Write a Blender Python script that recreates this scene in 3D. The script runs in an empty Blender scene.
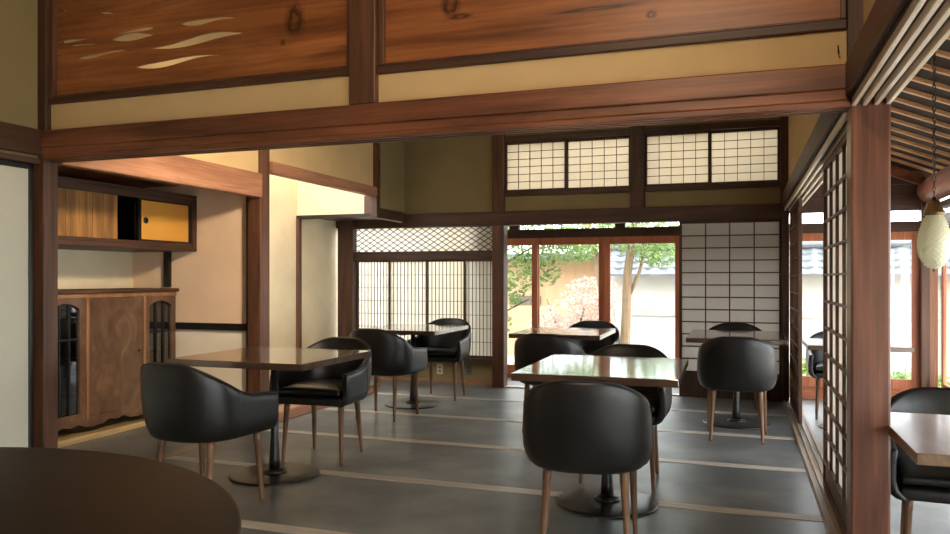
import bpy, bmesh, math, random
from mathutils import Vector, Matrix
random.seed(7)
C = bpy.context.scene.collection
PI = math.pi

# ------------------------------------------------------------------ materials
def srgb(r, g, b):
    def f(c):
        c /= 255.0
        return c / 12.92 if c <= 0.04045 else ((c + 0.055) / 1.055) ** 2.4
    return (f(r), f(g), f(b), 1.0)

def new_mat(name):
    m = bpy.data.materials.new(name)
    m.use_nodes = True
    nt = m.node_tree
    b = nt.nodes['Principled BSDF']
    return m, nt, b

def N(nt, t, **kw):
    n = nt.nodes.new(t)
    for k, v in kw.items():
        setattr(n, k, v)
    return n

def coords(nt, scale=(1, 1, 1), rot=(0, 0, 0), src='Object'):
    tc = N(nt, 'ShaderNodeTexCoord')
    mp = N(nt, 'ShaderNodeMapping')
    mp.inputs['Scale'].default_value = scale
    mp.inputs['Rotation'].default_value = rot
    nt.links.new(tc.outputs[src], mp.inputs['Vector'])
    return mp.outputs['Vector']

def noise(nt, vec, scale, detail=4, rough=0.55, dist=0.0):
    n = N(nt, 'ShaderNodeTexNoise')
    n.inputs['Scale'].default_value = scale
    n.inputs['Detail'].default_value = detail
    n.inputs['Roughness'].default_value = rough
    n.inputs['Distortion'].default_value = dist
    nt.links.new(vec, n.inputs['Vector'])
    return n.outputs['Fac']

def ramp(nt, fac, stops):
    r = N(nt, 'ShaderNodeValToRGB')
    e = r.color_ramp.elements
    while len(e) < len(stops):
        e.new(0.5)
    for i, (p, c) in enumerate(stops):
        e[i].position = p
        e[i].color = c
    nt.links.new(fac, r.inputs['Fac'])
    return r.outputs['Color']

def mixc(nt, fac, a, b, mode='MIX'):
    m = N(nt, 'ShaderNodeMix', data_type='RGBA', blend_type=mode)
    for s, v in ((0, fac), (6, a), (7, b)):
        if hasattr(v, 'is_output'):
            nt.links.new(v, m.inputs[s])
        else:
            m.inputs[s].default_value = v
    return m.outputs[2]

def bump(nt, b, fac, strength=0.1, dist=0.01):
    n = N(nt, 'ShaderNodeBump')
    n.inputs['Strength'].default_value = strength
    n.inputs['Distance'].default_value = dist
    nt.links.new(fac, n.inputs['Height'])
    nt.links.new(n.outputs['Normal'], b.inputs['Normal'])

def wood(name, dark, light, axis='x', rough=0.45, grain=1.0, knots=(), coat=0.0, bmp=0.08, spec=0.5):
    m, nt, b = new_mat(name)
    sc = {'x': (1.0, 11, 11), 'y': (11, 1.0, 11), 'z': (11, 11, 1.0)}[axis]
    sc = tuple(s * grain for s in sc)
    v = coords(nt, sc)
    n1 = noise(nt, v, 1.3, 6, 0.6, 0.6)
    v2 = coords(nt, tuple(s * 5 if s > 2 else s * 1.5 for s in sc))
    n2 = noise(nt, v2, 1.6, 3, 0.6)
    col = ramp(nt, n1, [(0.30, dark), (0.70, light)])
    fine = ramp(nt, n2, [(0.35, (0.72, 0.70, 0.68, 1)), (0.65, (1.06, 1.05, 1.04, 1))])
    col = mixc(nt, 0.8, col, fine, 'MULTIPLY')
    for (kx, ky, kz, sx, sz) in knots:
        tc = N(nt, 'ShaderNodeTexCoord')
        sub = N(nt, 'ShaderNodeVectorMath', operation='SUBTRACT')
        nt.links.new(tc.outputs['Object'], sub.inputs[0])
        sub.inputs[1].default_value = (kx, ky, kz)
        mul = N(nt, 'ShaderNodeVectorMath', operation='MULTIPLY')
        nt.links.new(sub.outputs[0], mul.inputs[0])
        mul.inputs[1].default_value = (1 / sx, 0, 1 / sz)
        nz = N(nt, 'ShaderNodeTexNoise')
        nz.inputs['Scale'].default_value = 1.7
        nt.links.new(mul.outputs[0], nz.inputs['Vector'])
        add = N(nt, 'ShaderNodeVectorMath', operation='ADD')
        nt.links.new(mul.outputs[0], add.inputs[0])
        nt.links.new(nz.outputs['Color'], add.inputs[1])
        ad2 = N(nt, 'ShaderNodeVectorMath', operation='SUBTRACT')
        nt.links.new(add.outputs[0], ad2.inputs[0])
        ad2.inputs[1].default_value = (0.5, 0.5, 0.5)
        ln = N(nt, 'ShaderNodeVectorMath', operation='LENGTH')
        nt.links.new(ad2.outputs[0], ln.inputs[0])
        k = ramp(nt, ln.outputs['Value'], [(0.15, (0.35, 0.35, 0.35, 1)), (0.42, (1, 1, 1, 1)), (0.62, (0.45, 0.45, 0.45, 1)), (1.25, (0, 0, 0, 1))])
        col = mixc(nt, k, col, tuple(c * 0.25 for c in dark[:3]) + (1,))
    nt.links.new(col, b.inputs['Base Color'])
    b.inputs['Roughness'].default_value = rough
    b.inputs['Specular IOR Level'].default_value = spec
    b.inputs['Coat Weight'].default_value = coat
    b.inputs['Coat Roughness'].default_value = 0.12
    bump(nt, b, n2, bmp, 0.004)
    return m

def plaster(name, c, var=0.08):
    m, nt, b = new_mat(name)
    v = coords(nt)
    n1 = noise(nt, v, 2.2, 3)
    n2 = noise(nt, v, 220, 2)
    lo = tuple(x * (1 - var) for x in c[:3]) + (1,)
    hi = tuple(min(1, x * (1 + var)) for x in c[:3]) + (1,)
    nt.links.new(ramp(nt, n1, [(0.3, lo), (0.7, hi)]), b.inputs['Base Color'])
    b.inputs['Roughness'].default_value = 0.92
    b.inputs['Specular IOR Level'].default_value = 0.15
    bump(nt, b, n2, 0.12, 0.002)
    return m

def plain(name, c, rough=0.5, metal=0.0, spec=0.5, var=0.0, vs=8, coat=0.0):
    m, nt, b = new_mat(name)
    if var:
        f = noise(nt, coords(nt), vs, 4)
        lo = tuple(x * (1 - var) for x in c[:3]) + (1,)
        hi = tuple(min(1, x * (1 + var)) for x in c[:3]) + (1,)
        nt.links.new(ramp(nt, f, [(0.3, lo), (0.7, hi)]), b.inputs['Base Color'])
    else:
        b.inputs['Base Color'].default_value = c
    b.inputs['Roughness'].default_value = rough
    b.inputs['Metallic'].default_value = metal
    b.inputs['Specular IOR Level'].default_value = spec
    b.inputs['Coat Weight'].default_value = coat
    return m

def paper(name, c, trans=0.75):
    m, nt, b = new_mat(name)
    v = coords(nt)
    f = noise(nt, v, 30, 5, 0.7)
    col = ramp(nt, f, [(0.2, tuple(x * 0.93 for x in c[:3]) + (1,)), (0.8, c)])
    d = N(nt, 'ShaderNodeBsdfDiffuse')
    t = N(nt, 'ShaderNodeBsdfTranslucent')
    mx = N(nt, 'ShaderNodeMixShader')
    mx.inputs[0].default_value = trans
    nt.links.new(col, d.inputs['Color'])
    nt.links.new(col, t.inputs['Color'])
    nt.links.new(d.outputs[0], mx.inputs[1])
    nt.links.new(t.outputs[0], mx.inputs[2])
    nt.links.new(mx.outputs[0], nt.nodes['Material Output'].inputs['Surface'])
    nt.nodes.remove(b)
    return m

def glass(name, tint=(0.97, 0.98, 0.98, 1), refl=0.04):
    m, nt, b = new_mat(name)
    t = N(nt, 'ShaderNodeBsdfTransparent')
    t.inputs['Color'].default_value = tint
    g = N(nt, 'ShaderNodeBsdfGlossy')
    g.inputs['Roughness'].default_value = 0.03
    lw = N(nt, 'ShaderNodeLayerWeight')
    lw.inputs['Blend'].default_value = 0.15
    mm = N(nt, 'ShaderNodeMath', operation='MULTIPLY_ADD')
    nt.links.new(lw.outputs['Facing'], mm.inputs[0])
    mm.inputs[1].default_value = 0.25
    mm.inputs[2].default_value = refl
    mx = N(nt, 'ShaderNodeMixShader')
    nt.links.new(mm.outputs[0], mx.inputs[0])
    nt.links.new(t.outputs[0], mx.inputs[1])
    nt.links.new(g.outputs[0], mx.inputs[2])
    nt.links.new(mx.outputs[0], nt.nodes['Material Output'].inputs['Surface'])
    nt.nodes.remove(b)
    return m

def leafmat(name, a, bb, trans=0.4):
    m, nt, b = new_mat(name)
    f = noise(nt, coords(nt), 6, 4)
    col = ramp(nt, f, [(0.3, a), (0.7, bb)])
    d = N(nt, 'ShaderNodeBsdfDiffuse')
    t = N(nt, 'ShaderNodeBsdfTranslucent')
    mx = N(nt, 'ShaderNodeMixShader')
    mx.inputs[0].default_value = trans
    nt.links.new(col, d.inputs['Color'])
    nt.links.new(col, t.inputs['Color'])
    nt.links.new(d.outputs[0], mx.inputs[1])
    nt.links.new(t.outputs[0], mx.inputs[2])
    nt.links.new(mx.outputs[0], nt.nodes['Material Output'].inputs['Surface'])
    nt.nodes.remove(b)
    return m

RD, RL = srgb(74, 42, 27), srgb(146, 90, 60)       # reddish brown timber
DD, DL = srgb(50, 32, 23), srgb(92, 60, 42)        # dark stained timber
W = {a: wood('timber_red_' + a, RD, RL, a, 0.42) for a in 'xyz'}
W['z'] = wood('timber_post_z', srgb(62, 38, 26), srgb(116, 78, 56), 'z', 0.45)
DK = {a: wood('timber_dark_' + a, DD, DL, a, 0.5) for a in 'xyz'}
CE = {a: wood('door_cedar_glow_' + a, srgb(170, 92, 58), srgb(214, 136, 96), a, 0.45) for a in 'xyz'}  # cedar paled so its colour carries the backlit glare from the garden
PK = {a: wood('timber_pink_' + a, srgb(140, 92, 66), srgb(190, 140, 108), a, 0.5) for a in 'xyz'}
OR = {a: wood('timber_orange_' + a, srgb(124, 66, 38), srgb(178, 102, 62), a, 0.45) for a in 'xyz'}
BLK = plain('black_lacquer', srgb(22, 17, 14), 0.35, var=0.2)
M = {}
M['ranma'] = wood('carved_cedar', srgb(108, 62, 32), srgb(178, 112, 64), 'x', 0.42, 0.75,
                  knots=[(-1.965, 0, 2.35, 0.07, 0.10), (-2.03, 0, 2.25, 0.018, 0.02), (-1.185, 0, 2.34, 0.06, 0.085), (-1.14, 0, 2.272, 0.075, 0.016), (-0.335, 0, 2.19, 0.03, 0.022), (-0.56, 0, 2.238, 0.24, 0.012), (-0.05, 0, 2.24, 0.2, 0.008), (-2.72, 0, 2.215, 0.02, 0.015)])
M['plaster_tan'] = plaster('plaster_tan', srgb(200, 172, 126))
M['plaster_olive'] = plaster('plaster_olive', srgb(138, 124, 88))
M['plaster_cream'] = plaster('plaster_cream', srgb(228, 215, 182))
M['plaster_peach'] = plaster('plaster_peach', srgb(236, 206, 174))
M['plaster_pale'] = plaster('plaster_pale', srgb(238, 230, 210))
M['fusuma'] = plaster('fusuma_paper', srgb(206, 204, 186), 0.03)
M['paper_warm'] = paper('shoji_paper_warm', srgb(196, 186, 168))
M['paper_white'] = paper('shoji_paper_white', srgb(190, 184, 178))
M['paper_bright'] = paper('shoji_paper_bright', srgb(226, 222, 212))
M['glass'] = glass('window_glass')
M['cab_glass'] = glass('cabinet_glass', (0.55, 0.56, 0.56, 1), 0.12)
M['leather'] = None

def leather():
    m, nt, b = new_mat('black_leather')
    v = coords(nt)
    n1 = noise(nt, v, 5, 3)
    vo = N(nt, 'ShaderNodeTexVoronoi')
    vo.inputs['Scale'].default_value = 240
    nt.links.new(v, vo.inputs['Vector'])
    nt.links.new(ramp(nt, n1, [(0.3, srgb(17, 17, 17)), (0.7, srgb(25, 25, 24))]), b.inputs['Base Color'])
    nt.links.new(ramp(nt, n1, [(0.3, (0.31,) * 3 + (1,)), (0.7, (0.42,) * 3 + (1,))]), b.inputs['Roughness'])
    b.inputs['Specular IOR Level'].default_value = 0.5
    bump(nt, b, vo.outputs['Distance'], 0.12, 0.002)
    return m
M['leather'] = leather()
M['piping'] = plain('leather_piping', srgb(44, 42, 40), 0.4)
M['leg'] = wood('leg_walnut', srgb(84, 60, 42), srgb(138, 104, 76), 'z', 0.4)
M['tabletop'] = wood('tabletop_walnut', srgb(58, 42, 30), srgb(100, 76, 56), 'x', 0.3, 0.9, coat=1.0, bmp=0.0)
for _n in M['tabletop'].node_tree.nodes:
    if _n.type == 'BSDF_PRINCIPLED':
        _n.inputs['Coat IOR'].default_value = 1.75; _n.inputs['Coat Roughness'].default_value = 0.09
M['tabletop_y'] = wood('tabletop_oak', srgb(92, 72, 54), srgb(138, 112, 86), 'y', 0.3, 0.9, coat=0.3, bmp=0.02)
M['round_top'] = wood('tabletop_dark', srgb(20, 15, 12), srgb(32, 24, 19), 'x', 0.5, 0.7, bmp=0.02, spec=0.25)
M['round_edge'] = plain('worn_table_edge', srgb(96, 78, 58), 0.35, var=0.2)
M['iron'] = plain('black_iron', srgb(30, 29, 28), 0.35, 0.0, 0.6, 0.15)
M['disc'] = plain('black_iron_disc', srgb(26, 26, 26), 0.3, 0.0, 0.6, 0.2, 4)
M['burl'] = None
def burl():
    m, nt, b = new_mat('cabinet_burl')
    n1 = noise(nt, coords(nt, (2, 2, 1.4)), 3.0, 7, 0.65, 1.2)
    nt.links.new(ramp(nt, n1, [(0.25, srgb(62, 44, 32)), (0.55, srgb(100, 75, 56)), (0.8, srgb(132, 102, 78))]), b.inputs['Base Color'])
    b.inputs['Roughness'].default_value = 0.3
    b.inputs['Coat Weight'].default_value = 0.2
    return m
M['burl'] = burl()
M['cab_edge'] = wood('cabinet_edge', srgb(120, 84, 56), srgb(160, 118, 82), 'z', 0.35)
M['lightboard'] = wood('pale_board', srgb(150, 126, 84), srgb(196, 170, 122), 'y', 0.5)
M['gold'] = plaster('gold_fusuma', srgb(206, 150, 66), 0.05)
M['plank'] = wood('alcove_plank', srgb(104, 72, 34), srgb(186, 134, 70), 'z', 0.5)
M['strip'] = wood('floor_strip', srgb(186, 178, 166), srgb(216, 208, 197), 'x', 0.45)
M['strip_y'] = wood('floor_sill', srgb(140, 120, 98), srgb(184, 164, 138), 'y', 0.45)
M['rafter'] = wood('rafter_pine', srgb(206, 156, 108), srgb(240, 200, 152), 'x', 0.4)
M['log'] = wood('log_purlin', srgb(112, 64, 44), srgb(160, 104, 76), 'y', 0.4, 0.6)
M['brass'] = plain('aged_brass', srgb(120, 92, 58), 0.4, 0.8, var=0.2)
M['shade'] = None
def opal():
    m, nt, b = new_mat('opal_glass')
    b.inputs['Base Color'].default_value = srgb(222, 220, 188)
    b.inputs['Roughness'].default_value = 0.22
    b.inputs['Subsurface Weight'].default_value = 0.4
    b.inputs['Subsurface Radius'].default_value = (0.03, 0.03, 0.025)
    return m
M['shade'] = opal()
M['gwall'] = plaster('garden_plaster', srgb(178, 176, 170), 0.03)
M['gwall2'] = plaster('house_plaster', srgb(170, 138, 106), 0.05)
M['tile'] = plain('roof_tile', srgb(84, 88, 92), 0.5, var=0.3, vs=14)
M['bark'] = wood('tree_bark', srgb(116, 96, 76), srgb(160, 138, 110), 'z', 0.9)
M['bark_d'] = wood('tree_bark_dark', srgb(60, 52, 44), srgb(98, 86, 72), 'z', 0.9)
M['leaf'] = leafmat('leaf_green', srgb(88, 116, 66), srgb(150, 170, 112))
M['leaf_y'] = leafmat('leaf_yellow', srgb(96, 128, 44), srgb(150, 170, 80))
M['blossom'] = leafmat('blossom', srgb(150, 128, 118), srgb(214, 198, 190))
M['soil'] = plain('garden_gravel', srgb(150, 142, 128), 0.95, var=0.15, vs=20)
M['outlet'] = plain('outlet_plastic', srgb(214, 206, 188), 0.4)
M['outlet_d'] = plain('outlet_grey', srgb(96, 94, 90), 0.4)
M['tatami'] = plain('toko_board', srgb(120, 84, 56), 0.45, var=0.15)

def floor_mat():
    m, nt, b = new_mat('polished_mortar')
    v = coords(nt)
    n1 = noise(nt, v, 0.9, 4, 0.55)
    n2 = noise(nt, v, 4.0, 4, 0.6)
    c = ramp(nt, n1, [(0.28, srgb(74, 80, 82)), (0.50, srgb(108, 113, 114)), (0.72, srgb(156, 158, 157))])
    c2 = ramp(nt, n2, [(0.28, (0.74, 0.75, 0.75, 1)), (0.72, (1.12, 1.12, 1.12, 1))])
    c = mixc(nt, 0.7, c, c2, 'MULTIPLY')
    nt.links.new(c, b.inputs['Base Color'])
    nt.links.new(ramp(nt, noise(nt, v, 2.4, 3, 0.5), [(0.3, (0.30,) * 3 + (1,)), (0.7, (0.42,) * 3 + (1,))]), b.inputs['Roughness'])
    b.inputs['Specular IOR Level'].default_value = 0.7
    return m
M['floor'] = floor_mat()

# ------------------------------------------------------------------ mesh helpers
class MB:
    def __init__(s):
        s.bm = bmesh.new()
    def box(s, x0, x1, y0, y1, z0, z1):
        if x0 > x1: x0, x1 = x1, x0
        if y0 > y1: y0, y1 = y1, y0
        if z0 > z1: z0, z1 = z1, z0
        v = [s.bm.verts.new(p) for p in ((x0, y0, z0), (x1, y0, z0), (x1, y1, z0), (x0, y1, z0),
                                         (x0, y0, z1), (x1, y0, z1), (x1, y1, z1), (x0, y1, z1))]
        for f in ((0, 3, 2, 1), (4, 5, 6, 7), (0, 1, 5, 4), (1, 2, 6, 5), (2, 3, 7, 6), (3, 0, 4, 7)):
            s.bm.faces.new([v[i] for i in f])
        return s
    def beam(s, a, b, w, h, up=(0, 0, 1)):
        a, b = Vector(a), Vector(b)
        d = (b - a).normalized()
        r = d.cross(Vector(up)).normalized() * (w / 2)
        u = r.cross(d).normalized() * (h / 2)
        q = [[s.bm.verts.new(p + o) for o in (-r - u, r - u, r + u, -r + u)] for p in (a, b)]
        for i in range(4):
            j = (i + 1) % 4
            s.bm.faces.new((q[0][i], q[0][j], q[1][j], q[1][i]))
        s.bm.faces.new(q[0][::-1]); s.bm.faces.new(q[1])
        return s
    def tube(s, pts, rad, n=10, cap=True, closed=False):
        pts = [Vector(p) for p in pts]
        if not hasattr(rad, '__len__'):
            rad = [rad] * len(pts)
        rings = []
        prev = None
        L = len(pts)
        for i, p in enumerate(pts):
            if closed:
                d = pts[(i + 1) % L] - pts[i - 1]
            else:
                d = pts[min(i + 1, L - 1)] - pts[max(i - 1, 0)]
            d.normalize()
            if prev is None:
                ref = Vector((0, 0, 1)) if abs(d.z) < 0.9 else Vector((1, 0, 0))
                a = d.cross(ref).normalized()
            else:
                a = (prev - d * prev.dot(d)).normalized()
            prev = a
            bb = d.cross(a)
            rings.append([s.bm.verts.new(p + (a * math.cos(2 * PI * k / n) + bb * math.sin(2 * PI * k / n)) * rad[i]) for k in range(n)])
        for i in range(L if closed else L - 1):
            r0, r1 = rings[i], rings[(i + 1) % L]
            for k in range(n):
                s.bm.faces.new((r0[k], r0[(k + 1) % n], r1[(k + 1) % n], r1[k]))
        if cap and not closed:
            s.bm.faces.new(rings[0][::-1]); s.bm.faces.new(rings[-1])
        return s
    def lathe(s, prof, n=32, c=(0, 0, 0)):
        rings = []
        for r, z in prof:
            rings.append([s.bm.verts.new((c[0] + r * math.cos(2 * PI * k / n), c[1] + r * math.sin(2 * PI * k / n), c[2] + z)) for k in range(n)])
        for i in range(len(rings) - 1):
            for k in range(n):
                s.bm.faces.new((rings[i][k], rings[i][(k + 1) % n], rings[i + 1][(k + 1) % n], rings[i + 1][k]))
        s.bm.faces.new(rings[0][::-1]); s.bm.faces.new(rings[-1])
        return s
    def prism(s, poly, fn0, fn1):
        a = [s.bm.verts.new(fn0(*p)) for p in poly]
        b = [s.bm.verts.new(fn1(*p)) for p in poly]
        n = len(poly)
        for i in range(n):
            s.bm.faces.new((a[i], a[(i + 1) % n], b[(i + 1) % n], b[i]))
        s.bm.faces.new(a[::-1]); s.bm.faces.new(b)
        return s
    def build(s, name, mat, parent=None, smooth=False, bevel=0.0, seg=2, loc=None):
        bmesh.ops.recalc_face_normals(s.bm, faces=s.bm.faces)
        me = bpy.data.meshes.new(name)
        s.bm.to_mesh(me); s.bm.free()
        me.materials.append(mat)
        o = bpy.data.objects.new(name, me)
        C.objects.link(o)
        if parent: o.parent = parent
        if loc: o.location = loc
        if smooth:
            for p in me.polygons: p.use_smooth = True
        if bevel:
            mo = o.modifiers.new('bevel', 'BEVEL')
            mo.width = bevel; mo.segments = seg; mo.limit_method = 'ANGLE'; mo.angle_limit = 0.7
        return o

def empty(name, loc=(0, 0, 0), rz=0.0):
    o = bpy.data.objects.new(name, None)
    o.location = loc; o.rotation_euler = (0, 0, rz)
    o.empty_display_size = 0.1
    C.objects.link(o)
    return o

def tag(o, label=None, cat=None, group=None, kind=None):
    if label: o['label'] = label
    if cat: o['category'] = cat
    if group: o['group'] = group
    if kind: o['kind'] = kind
    return o

def copy_tree(o, parent=None):
    c = o.copy(); C.objects.link(c)
    if parent: c.parent = parent
    for ch in list(o.children):
        copy_tree(ch, c)
    return c

_tn = [0]
def trim(mb, mat, label=None, bevel=0.004, smooth=False):
    _tn[0] += 1
    o = mb.build('trim_%d' % _tn[0], mat, bevel=bevel, smooth=smooth)
    return tag(o, label, kind='structure')

def bx(*a): return MB().box(*a)

def struct(name, mb, mat, label=None, bevel=0.0, parent=None):
    o = mb.build(name, mat, parent, bevel=bevel)
    if not parent: tag(o, label, kind='structure')
    return o

# ------------------------------------------------------------------ camera
cd = bpy.data.cameras.new('camera')
cam = bpy.data.objects.new('camera', cd)
C.objects.link(cam)
cam.location = (0, 0, 1.145)
cam.rotation_euler = (PI / 2, 0, math.radians(19.17))
cd.sensor_width = 36.0
cd.lens = 765 / 950 * 36
cd.shift_y = 11 / 950
cd.clip_start = 0.02
bpy.context.scene.camera = cam

YA = math.radians(19.17)
def aty(px, y):
    k = (px - 475) / 765
    d = y / (math.cos(YA) + k * math.sin(YA))
    return d * (-math.sin(YA) + k * math.cos(YA)), d
def ptz(px, py, y):
    x, d = aty(px, y)
    return x, 1.145 - (py - 278) * d / 765

ZC = 3.45            # ceiling height
# ------------------------------------------------------------------ floor and ceilings
struct('floor', bx(-5.0, 0.44, -3.1, 8.56, -0.2, 0.0), M['floor'], 'dark grey mortar floor with pale wooden strips')
struct('floor_veranda', bx(0.44, 2.0, -3.1, 8.56, -0.2, -0.08), M['floor'], 'grey mortar floor of the veranda, one low step down')
for yy in (1.10, 2.06, 3.01, 3.965, 4.925, 5.885, 6.85):
    trim(bx(-3.44, 0.362, yy - 0.043, yy + 0.043, -0.01, 0.003), M['strip'], bevel=0)
trim(bx(-3.54, -3.45, 3.19, 5.02, -0.01, 0.004), M['strip_y'], 'pale wooden strip in the floor before the cabinet alcove', 0)
s = MB()
s.box(0.366, 0.505, -3.0, 7.6, -0.19, 0.006)
for x in (0.372, 0.408, 0.444, 0.48):
    s.box(x, x + 0.014, -1.2, 7.6, 0.0, 0.014)
trim(s, M['strip_y'], 'grooved wooden sliding door sill along the veranda', 0)
ce = MB()
for i in range(10):
    ce.box(-3.6 + i * 0.42, -3.6 + i * 0.42 + 0.415, -3.1, 7.9, ZC, ZC + 0.03)
struct('ceiling', ce, DK['y'], 'dark board ceiling over both rooms')

# ------------------------------------------------------------------ walls behind and beside the camera
struct('wall_back', bx(-3.6, 2.0, -3.2, -3.1, 0, ZC), M['plaster_tan'])
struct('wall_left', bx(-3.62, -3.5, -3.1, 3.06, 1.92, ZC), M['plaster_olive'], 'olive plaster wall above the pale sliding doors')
for i, y0 in enumerate((-2.98, -1.98, -0.98, 0.04, 1.06, 2.05)):
    f = MB()
    y1 = y0 + 0.99
    fr = empty('door_%d' % (10 + i), (-3.53, (y0 + y1) / 2, 0))
    tag(fr, 'pale paper sliding door with black frame beside the near pillar' if i == 5 else None, kind='structure')
    a, b = y0 - (y0 + y1) / 2, y1 - (y0 + y1) / 2
    bx(-0.012, 0.004, a + 0.02, b - 0.02, 0.02, 1.72).build('paper_panel', M['fusuma'], fr)
    f.box(-0.015, 0.015, a, a + 0.024, 0.0, 1.745).box(-0.015, 0.015, b - 0.024, b, 0.0, 1.745)
    f.box(-0.015, 0.015, a, b, 0.0, 0.03).box(-0.015, 0.015, a, b, 1.715, 1.745)
    f.build('frame', BLK, fr, bevel=0.003)
    fp = MB().lathe([(0.028, 0), (0.03, 0.004), (0.02, 0.008), (0.0001, 0.004)], 20).build('finger_pull', BLK, fr)
    fp.location = (0.004, a + 0.08, 0.85); fp.rotation_euler = (0, PI / 2, 0)
trim(bx(-3.58, -3.49, -3.1, 3.06, 1.745, 1.775), DK['y'])
struct('wall_left_leak_block', bx(-3.66, -3.60, -3.1, 3.19, -0.1, 1.93), M['plaster_tan'])  # unseen wall added behind the sliding doors to block a light leak
trim(bx(-3.56, -3.475, -3.1, 3.06, 1.79, 1.925), DK['y'], 'dark horizontal rail above the pale sliding doors')
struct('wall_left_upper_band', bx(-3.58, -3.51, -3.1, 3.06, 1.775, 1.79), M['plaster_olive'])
# right plane behind the pillar, towards the camera's side
struct('wall_right', bx(0.415, 0.465, -3.1, 7.64, 1.93, ZC), M['plaster_tan'], 'tan plaster strip above the sliding door track')
struct('wall_right_near', bx(0.40, 0.48, -3.1, -1.2, 0, 1.93), M['plaster_tan'])

# ------------------------------------------------------------------ pillars and the big front beam
trim(bx(-3.558, -3.468, 3.06, 3.15, 0, 1.80), W['z'], 'brown square pillar between pale sliding door and cabinet', 0.006)
trim(bx(-3.53, -3.445, 3.05, 3.17, 1.92, ZC), DK['z'], None, 0.006)
trim(bx(0.376, 0.505, 3.06, 3.19, -0.1, 1.79), wood('pillar_red', srgb(88, 53, 39), srgb(140, 91, 68), 'z', 0.34, coat=0.15), 'broad reddish pillar nearest the veranda', 0.008)
trim(bx(0.364, 0.43, 3.05, 3.19, 1.78, ZC), DK['z'], None, 0.005)
b = MB()
b.box(-3.53, 0.366, 3.05, 3.18, 1.829, 1.921)
b.box(-3.53, 0.366, 3.053, 3.175, 1.788, 1.8285)
trim(b, W['x'], 'long reddish lintel beam across the front of the room', 0.006)
k = MB()
k.box(-3.468, 0.376, 3.054, 3.085, 1.765, 1.788).box(-3.468, 0.376, 3.105, 3.125, 1.765, 1.79).box(-3.468, 0.376, 3.145, 3.165, 1.765, 1.79)
trim(k, W['x'], 'grooved lower edge of the long front lintel', 0.003)
trim(bx(-1.66, -1.528, 3.05, 3.18, 1.921, ZC), W['z'], 'reddish post between the two carved transom boards', 0.006)
struct('wall_front_plaster_left', bx(-3.445, -1.66, 3.085, 3.14, 1.921, 2.062), M['plaster_tan'], 'tan plaster strip left of the transom post')
struct('wall_front_plaster_right', bx(-1.528, 0.364, 3.085, 3.14, 1.921, 2.055), M['plaster_tan'], 'tan plaster strip right of the transom post')
trim(bx(-3.445, -1.66, 3.065, 3.16, 2.06, 2.092), DK['x'], None, 0.004)
trim(bx(-1.528, 0.364, 3.065, 3.16, 2.052, 2.088), DK['x'], None, 0.004)

# carved transom boards; the left one is pierced with drifting cloud shapes
def lens_poly(x0, y0, x1, y1, t, sbend=0.0, n=14):
    up, dn = [], []
    L = math.hypot(x1 - x0, y1 - y0)
    nx, ny = -(y1 - y0) / L, (x1 - x0) / L
    for i in range(n + 1):
        u = i / n
        th = 1.45 * t * (math.sin(PI * u) ** 0.75) * (0.62 + 0.38 * math.cos(3 * u + t))
        be = sbend * math.sin(2 * PI * u)
        cx, cy = x0 + (x1 - x0) * u + nx * be, y0 + (y1 - y0) * u + ny * be
        up.append((cx + nx * th * 0.4, cy + ny * th * 0.4))
        dn.append((cx - nx * th * 0.6, cy - ny * th * 0.6))
    return up + dn[-2:0:-1]

HOLES = [(172, 128, 277, 114, 13, 0), (210, 137, 288, 130, 14, 0), (232, 174, 376, 150, 20, 2), (348, 100, 458, 84, 15, 0),
         (330, 119, 460, 104, 18, 0), (445, 145, 724, 99, 17, 5), (402, 200, 658, 164, 19, 5), (538, 72, 702, 54, 26, 3),
         (450, 10, 505, -2, 8, 0), (172, 34, 202, 31, 6, 0), (295, 38, 342, 42, 5, 0), (168, 234, 200, 232, 7, 0), (160, 168, 190, 165, 5, 0),
         (200, -30, 330, -52, 16, 2), (380, -60, 560, -78, 18, 3)]
def pierced(name, x0, x1, z0, z1, y, th, holes, mat, label):
    cu = bpy.data.curves.new('tmp', 'CURVE')
    cu.dimensions = '2D'; cu.fill_mode = 'BOTH'; cu.extrude = th / 2
    def spl(pts):
        sp = cu.splines.new('POLY'); sp.points.add(len(pts) - 1)
        for i, p in enumerate(pts): sp.points[i].co = (p[0], p[1], 0, 1)
        sp.use_cyclic_u = True
    spl([(x0, z0), (x1, z0), (x1, z1), (x0, z1)])
    for h in holes:
        q = lens_poly(*h)
        spl([ptz(px / 2.966, py / 2.966, y) for px, py in q])
    co = bpy.data.objects.new('tmp', cu); C.objects.link(co)
    dg = bpy.context.evaluated_depsgraph_get()
    me = bpy.data.meshes.new_from_object(co.evaluated_get(dg))
    bpy.data.objects.remove(co)
    me.transform(Matrix.Translation((0, y, 0)) @ Matrix.Rotation(PI / 2, 4, 'X'))
    me.materials.clear(); me.materials.append(mat)
    o = bpy.data.objects.new(name, me); C.objects.link(o)
    return o
ZT = 2.70
t = empty('carved_transom', (-2.55, 3.1, 2.09)); tag(t, 'reddish cedar transom board pierced with drifting cloud shapes', 'transom board', 'carved transom boards')
o = pierced('board', -3.445, -1.66, 2.09, ZT, 3.10, 0.012, HOLES, M['ranma'], None)
o.parent = t; o.matrix_parent_inverse = Matrix.Translation((2.55, -3.1, -2.09))
f = MB()
f.box(-0.893, -0.863, -0.035, 0.03, 0.002, ZT - 2.09).box(0.868, 0.888, -0.03, 0.03, 0.002, ZT - 2.09).box(-0.863, 0.868, -0.026, 0.03, 0.002, 0.016)
f.build('frame', W['z'], t, bevel=0.003)
t = empty('carved_transom', (-0.582, 3.1, 2.088)); tag(t, 'reddish cedar transom board with dark knots, unpierced, above the long lintel', 'transom board', 'carved transom boards')
o = bx(-1.528, 0.364, 3.09, 3.112, 2.086, ZT).build('board', M['ranma'])
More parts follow.
